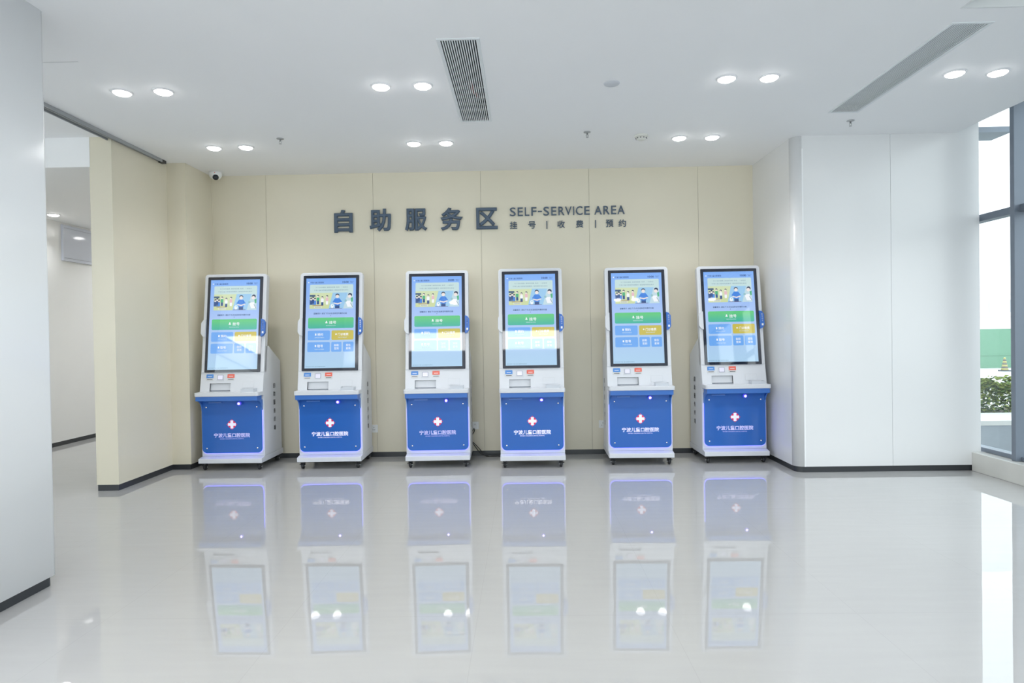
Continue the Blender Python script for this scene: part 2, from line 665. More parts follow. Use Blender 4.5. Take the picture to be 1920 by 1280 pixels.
# --- sill plinth along the glass wall, far room, hidden sides of the lobby
struct(MB().box(4.188, 4.75, -7.0, 6.07, 0, .175).build('trim_6', M['stone'], bevel=.004))
struct(MB().box(-6.4, -6.0, 5.7, 10.2, BB, 2.95).box(-6.4, -6.0, 4.2, 5.7, BB, H).build('wall_side_room', M['wall_white']))
struct(MB().box(-6.4, -6.006, 4.2, 10.2, 0, BB).build('baseboard_side_room', M['baseboard']))
struct(MB().box(-6.4, -3.8, 10.15, 10.3, 0, 2.95).build('wall_side_room_end', M['wall_paint']))
struct(MB().box(-6.5, -6.4, -7.0, -6.0, 0, H).box(-6.5, -6.4, 3.4, 4.2, 0, H).box(-6.5, -6.4, -6.0, 3.4, 0, .9)
       .box(-6.5, -6.4, -6.0, 3.4, 2.75, H).build('wall_far_left', M['wall_paint']))
struct(MB().box(-6.46, -6.45, -6.0, 3.4, .9, 2.75).build('window_added_left', M['glass']))  # unseen glazing added to brighten the left side
# wall behind the camera
# its wide glazing is added, unseen, to let in frontal daylight
struct(MB().box(-6.4, -6.1, -7.15, -7.0, 0, H).box(4.0, 4.3, -7.15, -7.0, 0, H).box(-6.1, 4.0, -7.15, -7.0, 0, .12)
       .box(-6.1, 4.0, -7.15, -7.0, 3.0, H).build('wall_front', M['wall_paint']))
struct(MB().box(-6.1, 4.0, -7.09, -7.08, .12, 3.0).build('window_added_front', M['glass']))

# --- sliding-partition track between column and pillar
tr = MB()
tr.box(-3.690, -3.605, 3.50, 6.40, H - .012, H + .001)
tr.box(-3.690, -3.680, 3.50, 6.40, H - .030, H - .012).box(-3.652, -3.642, 3.50, 6.40, H - .022, H - .012)
tr.box(-3.615, -3.605, 3.50, 6.40, H - .030, H - .012)
tr.box(-3.690, -3.605, 6.40, 6.47, H - .030, H + .001, 1)
struct(tr.build('trim_7', [M['track'], M['black']]))

# --- curtain wall on the right
GX = 4.36
win = MB()
win.box(GX - .06, GX + .04, -4.6, 6.30, .175, .215)                       # bottom rail
win.box(GX - .06, GX + .04, -4.6, 6.30, 2.335, 2.40)                      # transom
win.box(GX - .06, GX + .04, -4.6, 6.30, 3.40, 3.46)
for y in (5.612, 3.9, 2.2, 0.5, -1.2, -2.9, -4.6):
    win.box(GX - .11, GX + .14, y, y + .050, .175, 3.46)
w1 = win.build('window_1', M['frame'], bevel=.004)
struct(w1)
gl = MB().box(GX - .004, GX + .004, -4.6, 6.30, .215, 3.40).build('pane', M['glass'], w1)
struct(MB().box(4.21, 4.42, -7.0, -4.6, .175, 3.46).build('wall_right_front', M['wall_paint']))  # unseen wall, its length set to limit daylight from the right
# outside: facade fin and soffit strip past the glass
struct(MB().box(4.44, 4.77, 6.31, 6.60, 3.232, 3.285).build('trim_8', M['frame']))

# ================================================================== OUTSIDE
struct(MB().box(4.75, 40, -12, 9.6, -.25, -.12).build('pavement', M['asphalt']), 'grey asphalt drive just outside the window')
struct(MB().box(4.75, 40, 9.6, 10.5, -.40, -.05).build('kerb', M['concrete']), 'pale concrete kerb in front of the hedge')
struct(MB().box(4.75, 90, 10.5, 120, -.7, -.5).build('ground', M['concrete']), 'pale concrete yard beyond the hedge')
struct(MB().box(4.75, 16, 10.5, 11.9, -.5, -.14).build('planter_soil', M['stem']))

hd = empty('hedge', (8.3, 11.1, -.14), 'leafy green and yellow clipped hedge outside the window beyond the grey drive', 'hedge')
lf = MB()
for k in range(9000):
    px, py = random.uniform(-1.6, 2.6), random.uniform(-.5, .6)
    top = .54 + .05 * math.sin(px * 7) + .04 * math.sin(px * 17 + 1)
    pz = top * (1 - random.random() ** 2.2)
    if random.random() < .6:
        py = -.5 + random.random() * .12
    s = random.uniform(.03, .055)
    q = Matrix.Translation((px, py, pz)) @ Matrix.Rotation(random.uniform(0, 2 * PI), 4, 'Z') @ Matrix.Rotation(random.uniform(-1.1, 1.1), 4, 'X') @ Matrix.Rotation(random.uniform(-.8, .8), 4, 'Y')
    pts = [q @ Vector(p) for p in ((-s, 0, 0), (-.2 * s, -.5 * s, .1 * s), (s, 0, 0), (-.2 * s, .5 * s, .1 * s))]
    t = pz / top
    mi = random.choices((0, 1, 2), (3, 1 + 4 * t, 3.5 * (1 - t)))[0]
    lf.add(pts, [(0, 1, 2, 3)], mi)
lf.build('foliage', [M['leaf_a'], M['leaf_b'], M['leaf_c']], hd, fix=False)
hb = empty('hoarding', (18.0, 28.8, -.5), 'green construction hoarding standing across the yard outside the window', 'fence')
MB().box(-4.0, 3.83, 0, .06, 0, 1.74).build('panel', M['green'], hb)
for px in (-4.0, 1.9, 3.9):
    MB().box(px - .06, px + .06, -.06, .10, 0, 1.80).build('post', M['white_out'], hb)
MB().box(-4.0, 3.84, -.02, .0, .55, .60).build('rail', M['green'], hb)

cn = empty('traffic_cone', (19.72, 26.6, -.5), 'yellow and black striped traffic cone in front of the green hoarding', 'traffic cone')
MB().box(-.16, .16, -.16, .16, 0, .05).build('base', M['cone_base'], cn)
cb = MB()
for i in range(7):
    r0, r1 = .13 - .014 * i, .13 - .014 * (i + 1)
    cb.lathe([(r0, .05 + .075 * i), (r1, .05 + .075 * (i + 1))], n=20, mi=i % 2)
cb.build('body', [M['cone_y'], M['cone_w']], cn)

bd = empty('building', (62, 92, -.5), 'pale distant building above the green hoarding outside the window', 'building')
MB().box(-30, 26, 0, 18, 0, 34).build('wall', M['bldg'], bd)
for i in range(2):
    MB().box(-30, 26, -.25, 0, 3.2 + 3.2 * i, 3.5 + 3.2 * i).build('ledge', M['white_out'], bd)
for i in range(8):
    MB().box(-2 + 3.0 * i, -.6 + 3.0 * i, -.12, 0, 3.8, 5.6).build('window', M['bldg_glass'], bd)

# ================================================================== CEILING FIXTURES
ROW1, ROW2 = 4.652, 6.045
PX = [-2.755, -0.854, 1.642, 3.263]


def make_light():
    t = bpy.data.objects.new('ceiling_light', None)
    t.empty_display_size = .1
    COL.objects.link(t)
    ring = MB().lathe([(.060, .0), (.062, -.010), (.070, -.006), (.074, .0)], n=40)
    ring.f.pop(); ring.mi.pop(); ring.smooth.pop()
    ring.f.pop(); ring.mi.pop(); ring.smooth.pop()
    ring.build('trim_ring', M['lamp_ring'], t)
    MB().lathe([(.060, -.002), (.058, -.012), (.046, -.020), (.020, -.024)], n=40).build('diffuser', M['lamp'], t)
    return t


light0 = make_light()
beam = bpy.data.lights.new('lamp_beam', 'SPOT')
beam.energy = BEAM
beam.color = (1.0, 0.985, 0.975)
beam.spot_size = math.radians(125)
beam.spot_blend = 0.75
beam.shadow_soft_size = .055
beam_cool = beam.copy()
beam_cool.color = (0.90, 0.96, 1.0)
beam_cool.energy = BEAM * 1.1
spots = []
pair_names = {
    (0, 2): 'pair by the dome camera', (1, 2): 'pair nearest the big wall characters',
    (2, 2): 'pair beside the smoke detector',
    (0, 1): 'pair beside the grey ceiling track', (1, 1): 'pair left of the dark grille',
    (2, 1): 'pair left of the pale grille', (3, 1): 'pair between pale grille and window'}
for r, yy in ((2, ROW2), (1, ROW1)):
    for i, xx in enumerate(PX[:3] if r == 2 else PX):
        for s, w in ((-1, 'left'), (1, 'right')):
            spots.append((xx + s * .1525, yy, H, 'lit ceiling downlight, %s one of the %s' % (w, pair_names[(i, r)]), 'downlights over the kiosks'))
spots.append((-5.72, 7.74, 2.90, 'lone lit downlight on the ceiling of the side room past the left column', None))
for yy in (2.10,):
    for xx in PX[1:]:
        for s in (-1, 1):
            spots.append((xx + s * .1525, yy, H, 'lit round downlight of the row mirrored as white dots in the kiosk screens', 'downlights over the camera'))
for (xx, yy) in ((-5.3, 9.5), (-4.5, 9.2), (-4.5, 8.2), (-5.4, 8.9), (-4.6, 7.4), (-4.2, 8.7)):  # out-of-view lamps added to lift the dark side room
    spots.append((xx, yy, 2.90, 'added unseen downlight brightening the side room, behind the beige pillar', 'added downlights of the side room'))
for i, (x, y, z, lab, grp) in enumerate(spots):
    o = light0 if i == 0 else copy_tree(light0)
    o.location = (x, y, z)
    tag(o, lab, 'ceiling light', grp)
    bl = bpy.data.objects.new('lamp_beam', beam_cool if z < 3 else beam)
    COL.objects.link(bl)
    bl.parent = o
    bl.location = (0, 0, -.03)


lp = empty('ceiling_light_panel', (-2.75, -.70, H), 'long glowing ceiling light panel mirrored as a pale band across the kiosk screens', 'light panel')
MB().box(-3.62, 3.62, -.80, .80, -.02, 0).build('frame', M['trim'], lp)
MB().box(-3.60, 3.60, -.78, .78, -.026, -.0205).build('diffuser', M['light_panel'], lp)


def vent(name, box, n, duct, label, ratio, z_in, slat_h=.012):
    x0, x1, y0, y1 = box
    t = empty(name, ((x0 + x1) / 2, (y0 + y1) / 2, H), label, 'air vent', 'ceiling grilles')
    cx, cy = (x0 + x1) / 2, (y0 + y1) / 2
    a, b = (x1 - x0) / 2, (y1 - y0) / 2
    fr = MB()
    w = .020
    fr.box(-a, a, -b, -b + w, -.006, .004).box(-a, a, b - w, b, -.006, .004)
    fr.box(-a, -a + w, -b + w, b - w, -.006, .004).box(a - w, a, -b + w, b - w, -.006, .004)
    fr.build('frame', M['vent_slat'], t, bevel=.002)
    sl = MB()
    pitch = (2 * a - 2 * w) / n
    for k in range(n + 1):
        px = -a + w + pitch * k
        sw = pitch * ratio / 2
        sl.box(max(px - sw, -a + w), min(px + sw, a - w), -b + w, b - w, -.004 if slat_h > .005 else -.002, slat_h)
    sl.build('slat', M['vent_slat'], t)
    du = MB()
    i0, i1, j0, j1 = -a + w, a - w, -b + w, b - w
    du.box(i0, i1, j0, j1, z_in, z_in + .01)
    du.box(i0 - .006, i0, j0, j1, .005, z_in).box(i1, i1 + .006, j0, j1, .005, z_in)
    du.box(i0, i1, j0 - .006, j0, .005, z_in).box(i0, i1, j1, j1 + .006, .005, z_in)
    du.build('duct', duct, t)
    return t, a, b


va, a, b = vent('air_grille', VENT_A, 15, M['vent_dark'], 'dark slotted ceiling grille with a red ribbon inside, above the middle kiosks', .46, .22)
for yy in (.10, .30, .45, .58):
    MB().box(-a + .02, a - .02, yy, yy + .018, .030, .042).build('crossbar', M['metal'], va)
rb = MB()
rb.tube([(.022, .03, .03), (.028, .06, .024), (.018, .12, .026), (.030, .19, .022), (.030, .21, .03)], [.010, .014, .012, .010, .004], 8)
rb.tube([(.046, .20, .024), (.050, .27, .024), (.055, .31, .03)], [.008, .010, .004], 8)
rb.build('ribbon', M['red_ribbon'], va)
vent('air_grille', VENT_B, 14, M['vent_grey'], 'pale narrow-slotted ceiling grille on the right towards the window', .56, .05, -.0005)


def sprinkler(x, y, label):
    t = empty('sprinkler', (x, y, H), label, 'sprinkler', 'ceiling sprinklers')
    MB().lathe([(.032, 0), (.032, -.004), (.012, -.010)], n=24).build('escutcheon', M['metal'], t)
    MB().lathe([(.007, -.008), (.007, -.022), (.009, -.024), (.006, -.028)], n=16).build('body', M['metal'], t)
    fr = MB()
    for s in (-1, 1):
        fr.tube([(s * .007, 0, -.024), (s * .010, 0, -.034), (s * .003, 0, -.046)], .0025, 8)
    fr.build('yoke', M['metal'], t)
    MB().lathe([(.005, -.044), (.012, -.047), (.012, -.049), (.004, -.051)], n=20).build('deflector', M['metal'], t)


sprinkler(-2.19, 5.82, 'small ceiling sprinkler right of the lights near the dome camera')
sprinkler(0.605, 5.82, 'small ceiling sprinkler left of the smoke detector')
sprinkler(2.883, 5.66, 'small ceiling sprinkler just past the end of the pale linear grille')

sd = empty('smoke_detector', (1.116, 5.95, H), 'round cream smoke detector on the ceiling between a sprinkler and two lights', 'smoke detector')
MB().lathe([(.062, 0), (.062, -.012), (.056, -.018)], n=32).build('base', M['detector'], sd)
MB().lathe([(.050, -.018), (.046, -.034), (.030, -.046), (.012, -.048)], n=32).build('cover', M['detector'], sd)
sl = MB()
for k in range(10):
    a_ = 2 * PI * k / 10
    sl.lathe([(.007, -.003), (.007, .003)], .047 * math.cos(a_), .047 * math.sin(a_), -.030, n=10)
sl.build('opening', M['dark_slot'], sd)

sp = empty('ceiling_speaker', (.672, 4.70, H), 'flat round grey plate on the ceiling near the row of lights', 'ceiling speaker')
MB().lathe([(.058, 0), (.058, -.003), (.052, -.008)], n=40).build('rim', M['speaker'], sp)
MB().lathe([(.050, -.006), (.046, -.009), (.010, -.010)], n=40).build('grille', M['speaker'], sp)

dc = empty('security_camera', (-3.335, 6.95, H), 'white dome security camera in the far left ceiling corner', 'security camera')
MB().lathe([(.066, 0), (.068, -.020), (.062, -.046), (.046, -.066), (.026, -.076), (.008, -.079)], n=36).build('housing', M['trim'], dc)
MB().lathe([(.006, -.032), (.020, -.026), (.029, -.013), (.032, 0), (.029, .013), (.020, .026), (.006, .032)], .022, -.040, -.062, n=28, axis='y').build('lens_ball', M['smoked'], dc)
MB().lathe([(.005, -.001), (.005, .006)], .025, -.070, -.018, n=10, axis='y').build('indicator', M['card_red'], dc)

# ================================================================== WALL SIGNS


def sign(name, label, chars, z0, h, depth, m, bold):
    """chars: list of (glyph, x0, width, z offset, height)"""
    t = empty(name, (chars[0][1], D, z0), label, 'sign')
    for (g, x, w, dz, hh) in chars:
        me, asp = text_mesh(g, bold, .05)
        MB().mesh(me, front_matrix(x - chars[0][1], dz, w, hh, -depth, depth)).build('character', m, t)
    return t


big = [(c, -2.083 + .3945 * i + dx, w, dz, h) for i, (c, dx, w, dz, h) in enumerate(
    [('自', 0, .205, -.002, .252), ('助', .0, .238, .004, .250), ('服', .0, .246, .002, .248), ('务', .0, .246, .000, .252), ('区', .003, .236, .006, .238)])]
sign('wall_sign', 'large dark blue Chinese characters on the beige far wall', big, 2.508, .25, .016, M['sign'], .030)

EN = [('S', 1142, 1178), ('E', 1189, 1221), ('L', 1232, 1259), ('F', 1271, 1302), ('-', 1310, 1335), ('S', 1343, 1378), ('E', 1390, 1421), ('R', 1433, 1469),
      ('V', 1473, 1512), ('I', 1521, 1527), ('C', 1537, 1577), ('E', 1588, 1620), ('A', 1648, 1692), ('R', 1702, 1738), ('E', 1748, 1778), ('A', 1785, 1828)]
ch = []
for c, a, b in EN:
    xa, w = -.130 + (a - 1142) * .00185, (b - a) * .00185
    if c == '-':
        ch.append((c, xa, w, .040, .011))
    else:
        ch.append((c, xa, w, -.001 if c in 'SC' else 0, .096 if c in 'SC' else .094))
sign('wall_sign', 'thin grey English lettering right of the large characters', ch, 2.655, .1, .008, M['sign'], .003)
cn_t = [('挂', 0.0), ('号', .205), ('|', .406), ('收', .528), ('费', .732), ('|', .945), ('预', 1.063), ('约', 1.265 - .062)]
ch = []
for c, dx in cn_t:
    if c == '|':
        ch.append(('|', -.132 + dx, .010, -.004, .084))
    else:
        ch.append((c, -.132 + dx, .082, 0, .082))
sign('wall_sign', 'row of six small characters split by bars under the English lettering', ch, 2.514, .08, .006, M['sign'], .010)

# ================================================================== KIOSK
TH = math.radians(7.5)


def arc(cx, cz, r, a0, a1, n=8):
    return [(cx + r * math.cos(a0 + (a1 - a0) * k / n), cz + r * math.sin(a0 + (a1 - a0) * k / n)) for k in range(n + 1)]


def build_display(parent):
    """the lit picture of the screen: one mesh, drawn in local glass coordinates (u right, v down, metres)"""
    GW, GH = .582, 1.004
    mats = [screen_gradient()]
    idx = {}

    def mi(name, rgb, k=.80):
        if name not in idx:
            idx[name] = len(mats)
            mats.append(screen_mat(name, srgb(*rgb), k))
        return idx[name]
    mb = MB()

    def P(u, v, lay):
        # front of the glass is towards -y
        return ((u - .5) * GW, -.0004 * lay, (1 - v) * GH)

    def poly(pts, m, lay):
        mb.add([P(u, v, lay) for u, v in pts], [tuple(range(len(pts)))], m)

    def rect(u0, u1, v0, v1, m, lay, r=.012):
        rr_u, rr_v = r / GW, r / GH
        pts = []
        for (cu, cv, a0) in ((u0 + rr_u, v1 - rr_v, PI), (u1 - rr_u, v1 - rr_v, 1.5 * PI), (u1 - rr_u, v0 + rr_v, 0), (u0 + rr_u, v0 + rr_v, .5 * PI)):
            for k in range(6):
                a = a0 + .5 * PI * k / 5
                pts.append((cu + rr_u * math.cos(a), cv - rr_v * math.sin(a)))
        poly(pts, m, lay)

    def disc(u, v, r, m, lay, k0=0, k1=16, su=1.0, sv=1.0):
        pts = [(u + su * r / GW * math.cos(2 * PI * k / 16), v - sv * r / GH * math.sin(2 * PI * k / 16)) for k in range(k0, k1)]
        poly(pts, m, lay)

    def text(s, u0, u1, v0, v1, m, lay, bold=.0):
        me, _ = text_mesh(s, bold)
        x0, w = (u0 - .5) * GW, (u1 - u0) * GW
        z0, h = (1 - v1) * GH, (v1 - v0) * GH
        mb.mesh(me, front_matrix(x0, z0, w, h, -.0004 * lay), m)

    white = mi('white', (246, 250, 255))
    pale = mi('pale_ink', (205, 226, 240))
    navy = mi('navy', (38, 62, 120))
    ink = mi('ink', (44, 70, 110))
    soft = mi('soft_ink', (104, 140, 165))
    rect(.05, .945, .031, .972, 0, 0, .001)
    # header
    disc(.095, .074, .006, white, 2)
    text('宁波儿童口腔医院', .125, .365, .066, .083, navy, 2, .01)
    text('10:00', .705, .81, .064, .083, navy, 2, .02)
    text('2024-01-10', .835, .905, .064, .071, navy, 2)
    text('星期三', .845, .895, .074, .082, navy, 2)
    # notice card
    rect(.118, .897, .098, .20, mi('card', (200, 226, 226)), 1, .010)
    text('为了您的健康, 请保持安静, 有序、一米就诊', .22, .80, .121, .134, soft, 2)
    text('宁波儿童口腔医院提醒您: 请按顺序排队候诊', .19, .81, .151, .164, soft, 2)
    # banner picture: yellow-green waiting hall, blue middle, pale right
    rect(.118, .897, .185, .353, mi('hall', (206, 220, 166)), 2, .002)
    rect(.122, .893, .185, .30, mi('hall_top', (212, 226, 182)), 3, .001)
    poly([(.46, .353), (.53, .185), (.80, .185), (.72, .353)], mi('mid_blue', (158, 205, 240)), 4)
    poly([(.72, .353), (.80, .185), (.897, .185), (.897, .353)], mi('mid_pale', (196, 222, 232)), 4)
    hair = mi('hair', (40, 58, 88))
    skin = mi('skin', (244, 232, 228))
    blue = mi('shirt', (70, 136, 226))
    green = mi('coat', (78, 178, 128))
    dark = mi('trousers', (52, 84, 140))
    # crowd at the counter
    rect(.118, .235, .255, .312, mi('counter', (92, 124, 168)), 5, .002)
    rect(.118, .22, .205, .225, mi('counter_top', (70, 98, 128)), 5, .002)
    for (u, v) in ((.145, .245), (.18, .235), (.215, .248)):
        disc(u, v, .011, hair, 6)
        disc(u, v + .010, .009, skin, 7)
        rect(u - .02, u + .02, v + .022, v + .060, dark if u < .2 else blue, 6, .004)
    for (u, v, top, bot) in ((.268, .218, green, dark), (.345, .232, white, dark), (.43, .222, mi('pink', (232, 190, 200)), white)):
        disc(u, v, .011, hair, 6)
        disc(u - .004, v + .007, .009, skin, 7)
        rect(u - .024, u + .024, v + .016, v + .052, top, 6, .006)
        rect(u - .02, u + .02, v + .048, v + .088, bot, 5, .003)
    rect(.17, .36, .316, .322, mi('rail', (170, 130, 110)), 5, .001)
    rect(.20, .34, .326, .346, mi('plate', (222, 226, 206)), 6, .003)
    text('有序排队', .215, .325, .330, .342, soft, 7)
    # standing boy in a blue shirt
    rect(.575, .655, .318, .350, dark, 6, .003)
    rect(.565, .665, .245, .322, blue, 7, .012)
    poly([(.57, .250), (.530, .282), (.548, .292), (.58, .275)], blue, 7)
    poly([(.66, .250), (.700, .282), (.682, .292), (.65, .275)], blue, 7)
    disc(.615, .215, .021, hair, 7, su=1, sv=.9)
    disc(.615, .225, .018, skin, 8)
    poly([(.548, .290), (.62, .298), (.69, .286), (.692, .296), (.62, .312), (.55, .300)], skin, 9)
    disc(.525, .325, .017, white, 7, su=1, sv=1.3)
    disc(.528, .318, .006, mi('teal', (120, 200, 220)), 8)
    rect(.47, .70, .348, .353, mi('ground', (120, 110, 140)), 7, .001)
    # dentist at work on the right
    disc(.842, .212, .021, hair, 7)
    disc(.835, .226, .018, skin, 8)
    poly([(.855, .245), (.893, .235), (.893, .282), (.868, .285)], green, 8)
    poly([(.76, .275), (.85, .272), (.88, .335), (.80, .338)], white, 7)
    disc(.765, .272, .013, mi('mask', (150, 196, 205)), 8)
    poly([(.85, .29), (.893, .335), (.888, .342), (.845, .297)], mi('tool', (140, 160, 175)), 8)
    # prompt
    text('温馨提示: 请在下方点击选择您所需的功能', .19, .79, .395, .412, ink, 2, .012)
    poly([(.490, .423), (.506, .423), (.498, .431)], ink, 2)
    # green button
    for i in range(8):
        t = i / 7
        g = mi('button_green_%s' % 'abcdefgh'[i], (72 + 30 * t, 184 + 20 * t, 164 - 32 * t))
        rect(.098, .912, .447, .559 - .0125 * i, g, 1 + i * .12, .014)
    disc(.425, .488, .007, white, 3)
    disc(.425, .505, .012, white, 3, 0, 9)
    text('挂号', .475, .60, .482, .514, white, 3, .016)
    text('REGISTRATION', .42, .59, .527, .536, pale, 3, .01)
    # blue and yellow buttons
    bb_ = mi('button_blue', (112, 172, 244))
    rect(.096, .492, .582, .681, bb_, 1, .012)
    rect(.52, .912, .582, .681, mi('button_yellow', (204, 190, 84)), 1, .012)
    rect(.094, .494, .702, .804, bb_, 1, .012)
    rect(.518, .702, .702, .804, bb_, 1, .012)
    rect(.727, .915, .702, .804, bb_, 1, .012)
    rect(.225, .25, .612, .634, white, 2, .003)
    text('预约', .27, .37, .610, .637, white, 2, .016)
    text('APPOINTMENT', .22, .39, .650, .660, pale, 2, .01)
    disc(.60, .622, .008, white, 2)
    text('门诊缴费', .635, .82, .610, .637, white, 2, .016)
    text('PAYMENT', .64, .80, .650, .660, pale, 2, .01)
    rect(.225, .25, .732, .752, white, 2, .003)
    text('取号', .27, .37, .730, .757, white, 2, .016)
    text('TAKE NUMBER', .22, .39, .772, .782, pale, 2, .01)
    text('自助', .57, .65, .724, .748, white, 2, .010)
    text('签到', .57, .65, .757, .781, white, 2, .010)
    text('报告', .78, .86, .724, .748, white, 2, .010)
    text('查询', .78, .86, .757, .781, white, 2, .010)
    text('技术支持 宁波儿童口腔医院信息科', .07, .42, .950, .960, soft, 2)
    return mb.build('display', mats, parent, fix=False)


def build_kiosk():
    k = bpy.data.objects.new('self_service_kiosk', None)
    k.empty_display_size = .2
    COL.objects.link(k)
    HW = .328
    # base plinth with a sloped front lip
    MB().prism([(0, .076), (.575, .076), (.575, .135), (.082, .135), (.0, .122)], -HW, HW, 'x').build('base', M['k_white'], k, bevel=.004)
    # casters
    for sx in (-1, 1):
        for yy in (.055, .515):
            c = MB()
            cx = sx * .283
            c.box(cx - .028, cx + .028, yy - .028, yy + .028, .070, .0765)
            c.lathe([(.016, .056), (.016, .071)], cx, yy, 0, n=16)
            c.prism([(yy - .020, .066), (yy - .006, .020), (yy + .012, .020), (yy + .020, .066)], cx - .020, cx - .015, 'x')
            c.prism([(yy - .020, .066), (yy - .006, .020), (yy + .012, .020), (yy + .020, .066)], cx + .015, cx + .020, 'x')
            c.box(cx - .020, cx + .020, yy - .020, yy + .020, .058, .068)
            c.box(cx + sx * .012, cx + sx * .034, yy - .012, yy + .004, .044, .050)
            co = c.build('caster', M['black'], k, bevel=.0015)
            w = MB()
            w.lathe([(.012, -.013), (.026, -.012), (.030, -.008), (.030, .008), (.026, .012), (.012, .013)], cx, yy + .002, .030, n=24, axis='x')
            w.build('wheel', M['rubber'], co)
            MB().lathe([(.006, -.0235), (.007, -.021), (.007, .021), (.006, .0235)], cx, yy + .002, .030, n=14, axis='x').build('axle', M['chrome'], co)
    # cabinet: side outline with sloped shoulder behind the screen
    prof = [(.082, .135), (.540, .135), (.540, 1.10), (.225, 1.270), (.150, 1.270), (.114, 1.0), (.082, .79)]
    cab = MB().prism(prof, -HW, HW, 'x')
    cabo = cab.build('cabinet', M['k_white'], k, bevel=.006)
    for s, side in ((1, 'right'), (-1, 'left')):
        for i, g in enumerate('自助服务终端'):
            me, asp = text_mesh(g, .02)
            w = .052
            zz = .815 - .090 * i
            mm = Matrix(((0, 0, s, s * (HW + .0012)), (s * w, 0, 0, .352 - s * w / 2), (0, w, 0, zz), (0, 0, 0, 1)))
            MB().mesh(me, mm).build('character', M['k_text'], cabo, fix=False)
    # counter shelf
    MB().prism(rrect(-.329, .329, -.066, .10, .028, 6, (1, 1, 0, 0)), .765, .805).build('counter', M['k_white'], k, bevel=.004)
    # blue apron under the shelf, with a concave gusset at either end
    apo = MB().prism(list(reversed([(.059, .765), (-.055, .765), (-.055, .719), (.059, .719)])), -.314, .314, 'x').build('apron', M['k_blue'], k)
    gs = [(.0815, .719), (-.055, .719)] + arc(-.048, .611, .107, .5 * PI, .0, 9)[1:] + [(.0815, .611)]
    for sx in (-1, 1):
        a0, a1 = sorted((sx * .314, sx * .303))
        MB().prism(list(reversed(gs)), a0, a1, 'x').build('gusset', M['k_blue'], apo)
    # blue acrylic front
    pts = rrect(-.3125, .3125, .171, .7185, .050, 8, (1, 1, 0, 0))
    pa = MB().prism(pts, .060, .068, 'y')
    pan = pa.build('front_panel', M['k_panel'], k, bevel=.0015)
    # light strip behind the panel edge
    ls = MB().prism(rrect(-.3138, .3138, .1645, .640, .052, 8, (1, 1, 0, 0)), .0695, .076, 'y')
    ls.build('led_strip', M['led_dim'], k)
    MB().box(-.312, .312, .0765, .0822, .165, .74).build('panel_backing', M['k_white'], k)
    for sx in (-1, 1):
        for zz in (.222, .645):
            MB().lathe([(.0085, .0), (.008, -.006), (.004, -.008)], sx * .2625, .060, zz, n=18, axis='y').build('screw_cap', M['chrome'], pan)
    # emblem: notched red diamond with a white cross
    em = MB()
    N = 48
    dia = []
    for i in range(N):
        a = 2 * PI * i / N
        r = .0535 / (abs(math.cos(a)) + abs(math.sin(a))) * (1.0 + .030 * math.cos(24 * a)) * (1 + .10 * math.sin(2 * a) ** 2)
        dia.append((r * math.cos(a), .466 + r * math.sin(a)))
    em.add([(x, .0593, z) for x, z in dia], [tuple(range(N))], 0)
    A, T = .0415, .0145
    cr = [(-T, -A), (T, -A), (T, -T), (A, -T), (A, T), (T, T), (T, A), (-T, A), (-T, T), (-A, T), (-A, -T), (-T, -T)]
    em.add([(x, .0586, .466 + z) for x, z in cr], [tuple(range(12))], 1)
    em.build('emblem', [M['k_red'], M['k_ink']], pan, fix=False)
    tx = MB()
    me, _ = text_mesh('宁波儿童口腔医院', .028)
    tx.mesh(me, front_matrix(-.188, .333, .372, .043, .0592))
    me, _ = text_mesh("NINGBO CHILDREN'S DENTAL HOSPITAL", .012)
    tx.mesh(me, front_matrix(-.127, .313, .249, .0105, .0592))
    tx.build('lettering', M['k_ink'], pan, fix=False)
    MB().prism(rrect(-.235, -.100, .686, .698, .003, 3), .052, .0605, 'y').build('name_strip', M['k_slot'], pan)
    # round sensor under the apron with a violet glow
    s = MB().lathe([(.013, .0), (.0195, -.002), (.0195, -.022), (.013, -.024)], .094, .040, .683, n=28, axis='y')
    so = s.build('proximity_sensor', M['scan_ring'], k)
    MB().lathe([(.012, -.023), (.010, -.027), (.004, -.028)], .094, .040, .683, n=24, axis='y').build('sensor_light', M['scan_glow'], so)

    # sloped control panel with recesses; local frame: origin at its foot, s up the slope, n outwards
    y0, z0, y1, z1 = .060, .805, .100, 1.002
    ln = math.hypot(y1 - y0, z1 - z0)
    ty, tz = (y1 - y0) / ln, (z1 - z0) / ln
    ny, nz = -tz, ty
    CP = Matrix(((1, 0, 0, 0), (0, -ny, ty, y0), (0, -nz, tz, z0), (0, 0, 0, 1)))   # (x, depth, s) -> kiosk

    def face_with_holes(mb, xa, xb, sa, sb, holes, depth):
        xs = sorted({xa, xb, *[h[0] for h in holes], *[h[1] for h in holes]})
        ss = sorted({sa, sb, *[h[2] for h in holes], *[h[3] for h in holes]})
        for i in range(len(xs) - 1):
            for j in range(len(ss) - 1):
                cx, cs = (xs[i] + xs[i + 1]) / 2, (ss[j] + ss[j + 1]) / 2
                if any(h[0] < cx < h[1] and h[2] < cs < h[3] for h in holes):
                    continue
                mb.add([(xs[i], 0, ss[j]), (xs[i + 1], 0, ss[j]), (xs[i + 1], 0, ss[j + 1]), (xs[i], 0, ss[j + 1])], [(0, 1, 2, 3)])
        return mb
    OUT = (-.228, -.012, .002, .086)
    cp = face_with_holes(MB(), -.327, .327, 0, ln, [OUT], .04)
    cp.box(-.327, OUT[0], .0005, .045, 0, ln)
    cp.box(OUT[1], .327, .0005, .045, 0, ln)
    cp.box(OUT[0], OUT[1], .0005, .045, OUT[3], ln)
    cpo = cp.transform(CP).build('control_panel', M['k_white'], k)
    rc = MB()
    rc.box(OUT[0], OUT[1], .050, .055, OUT[2], OUT[3])
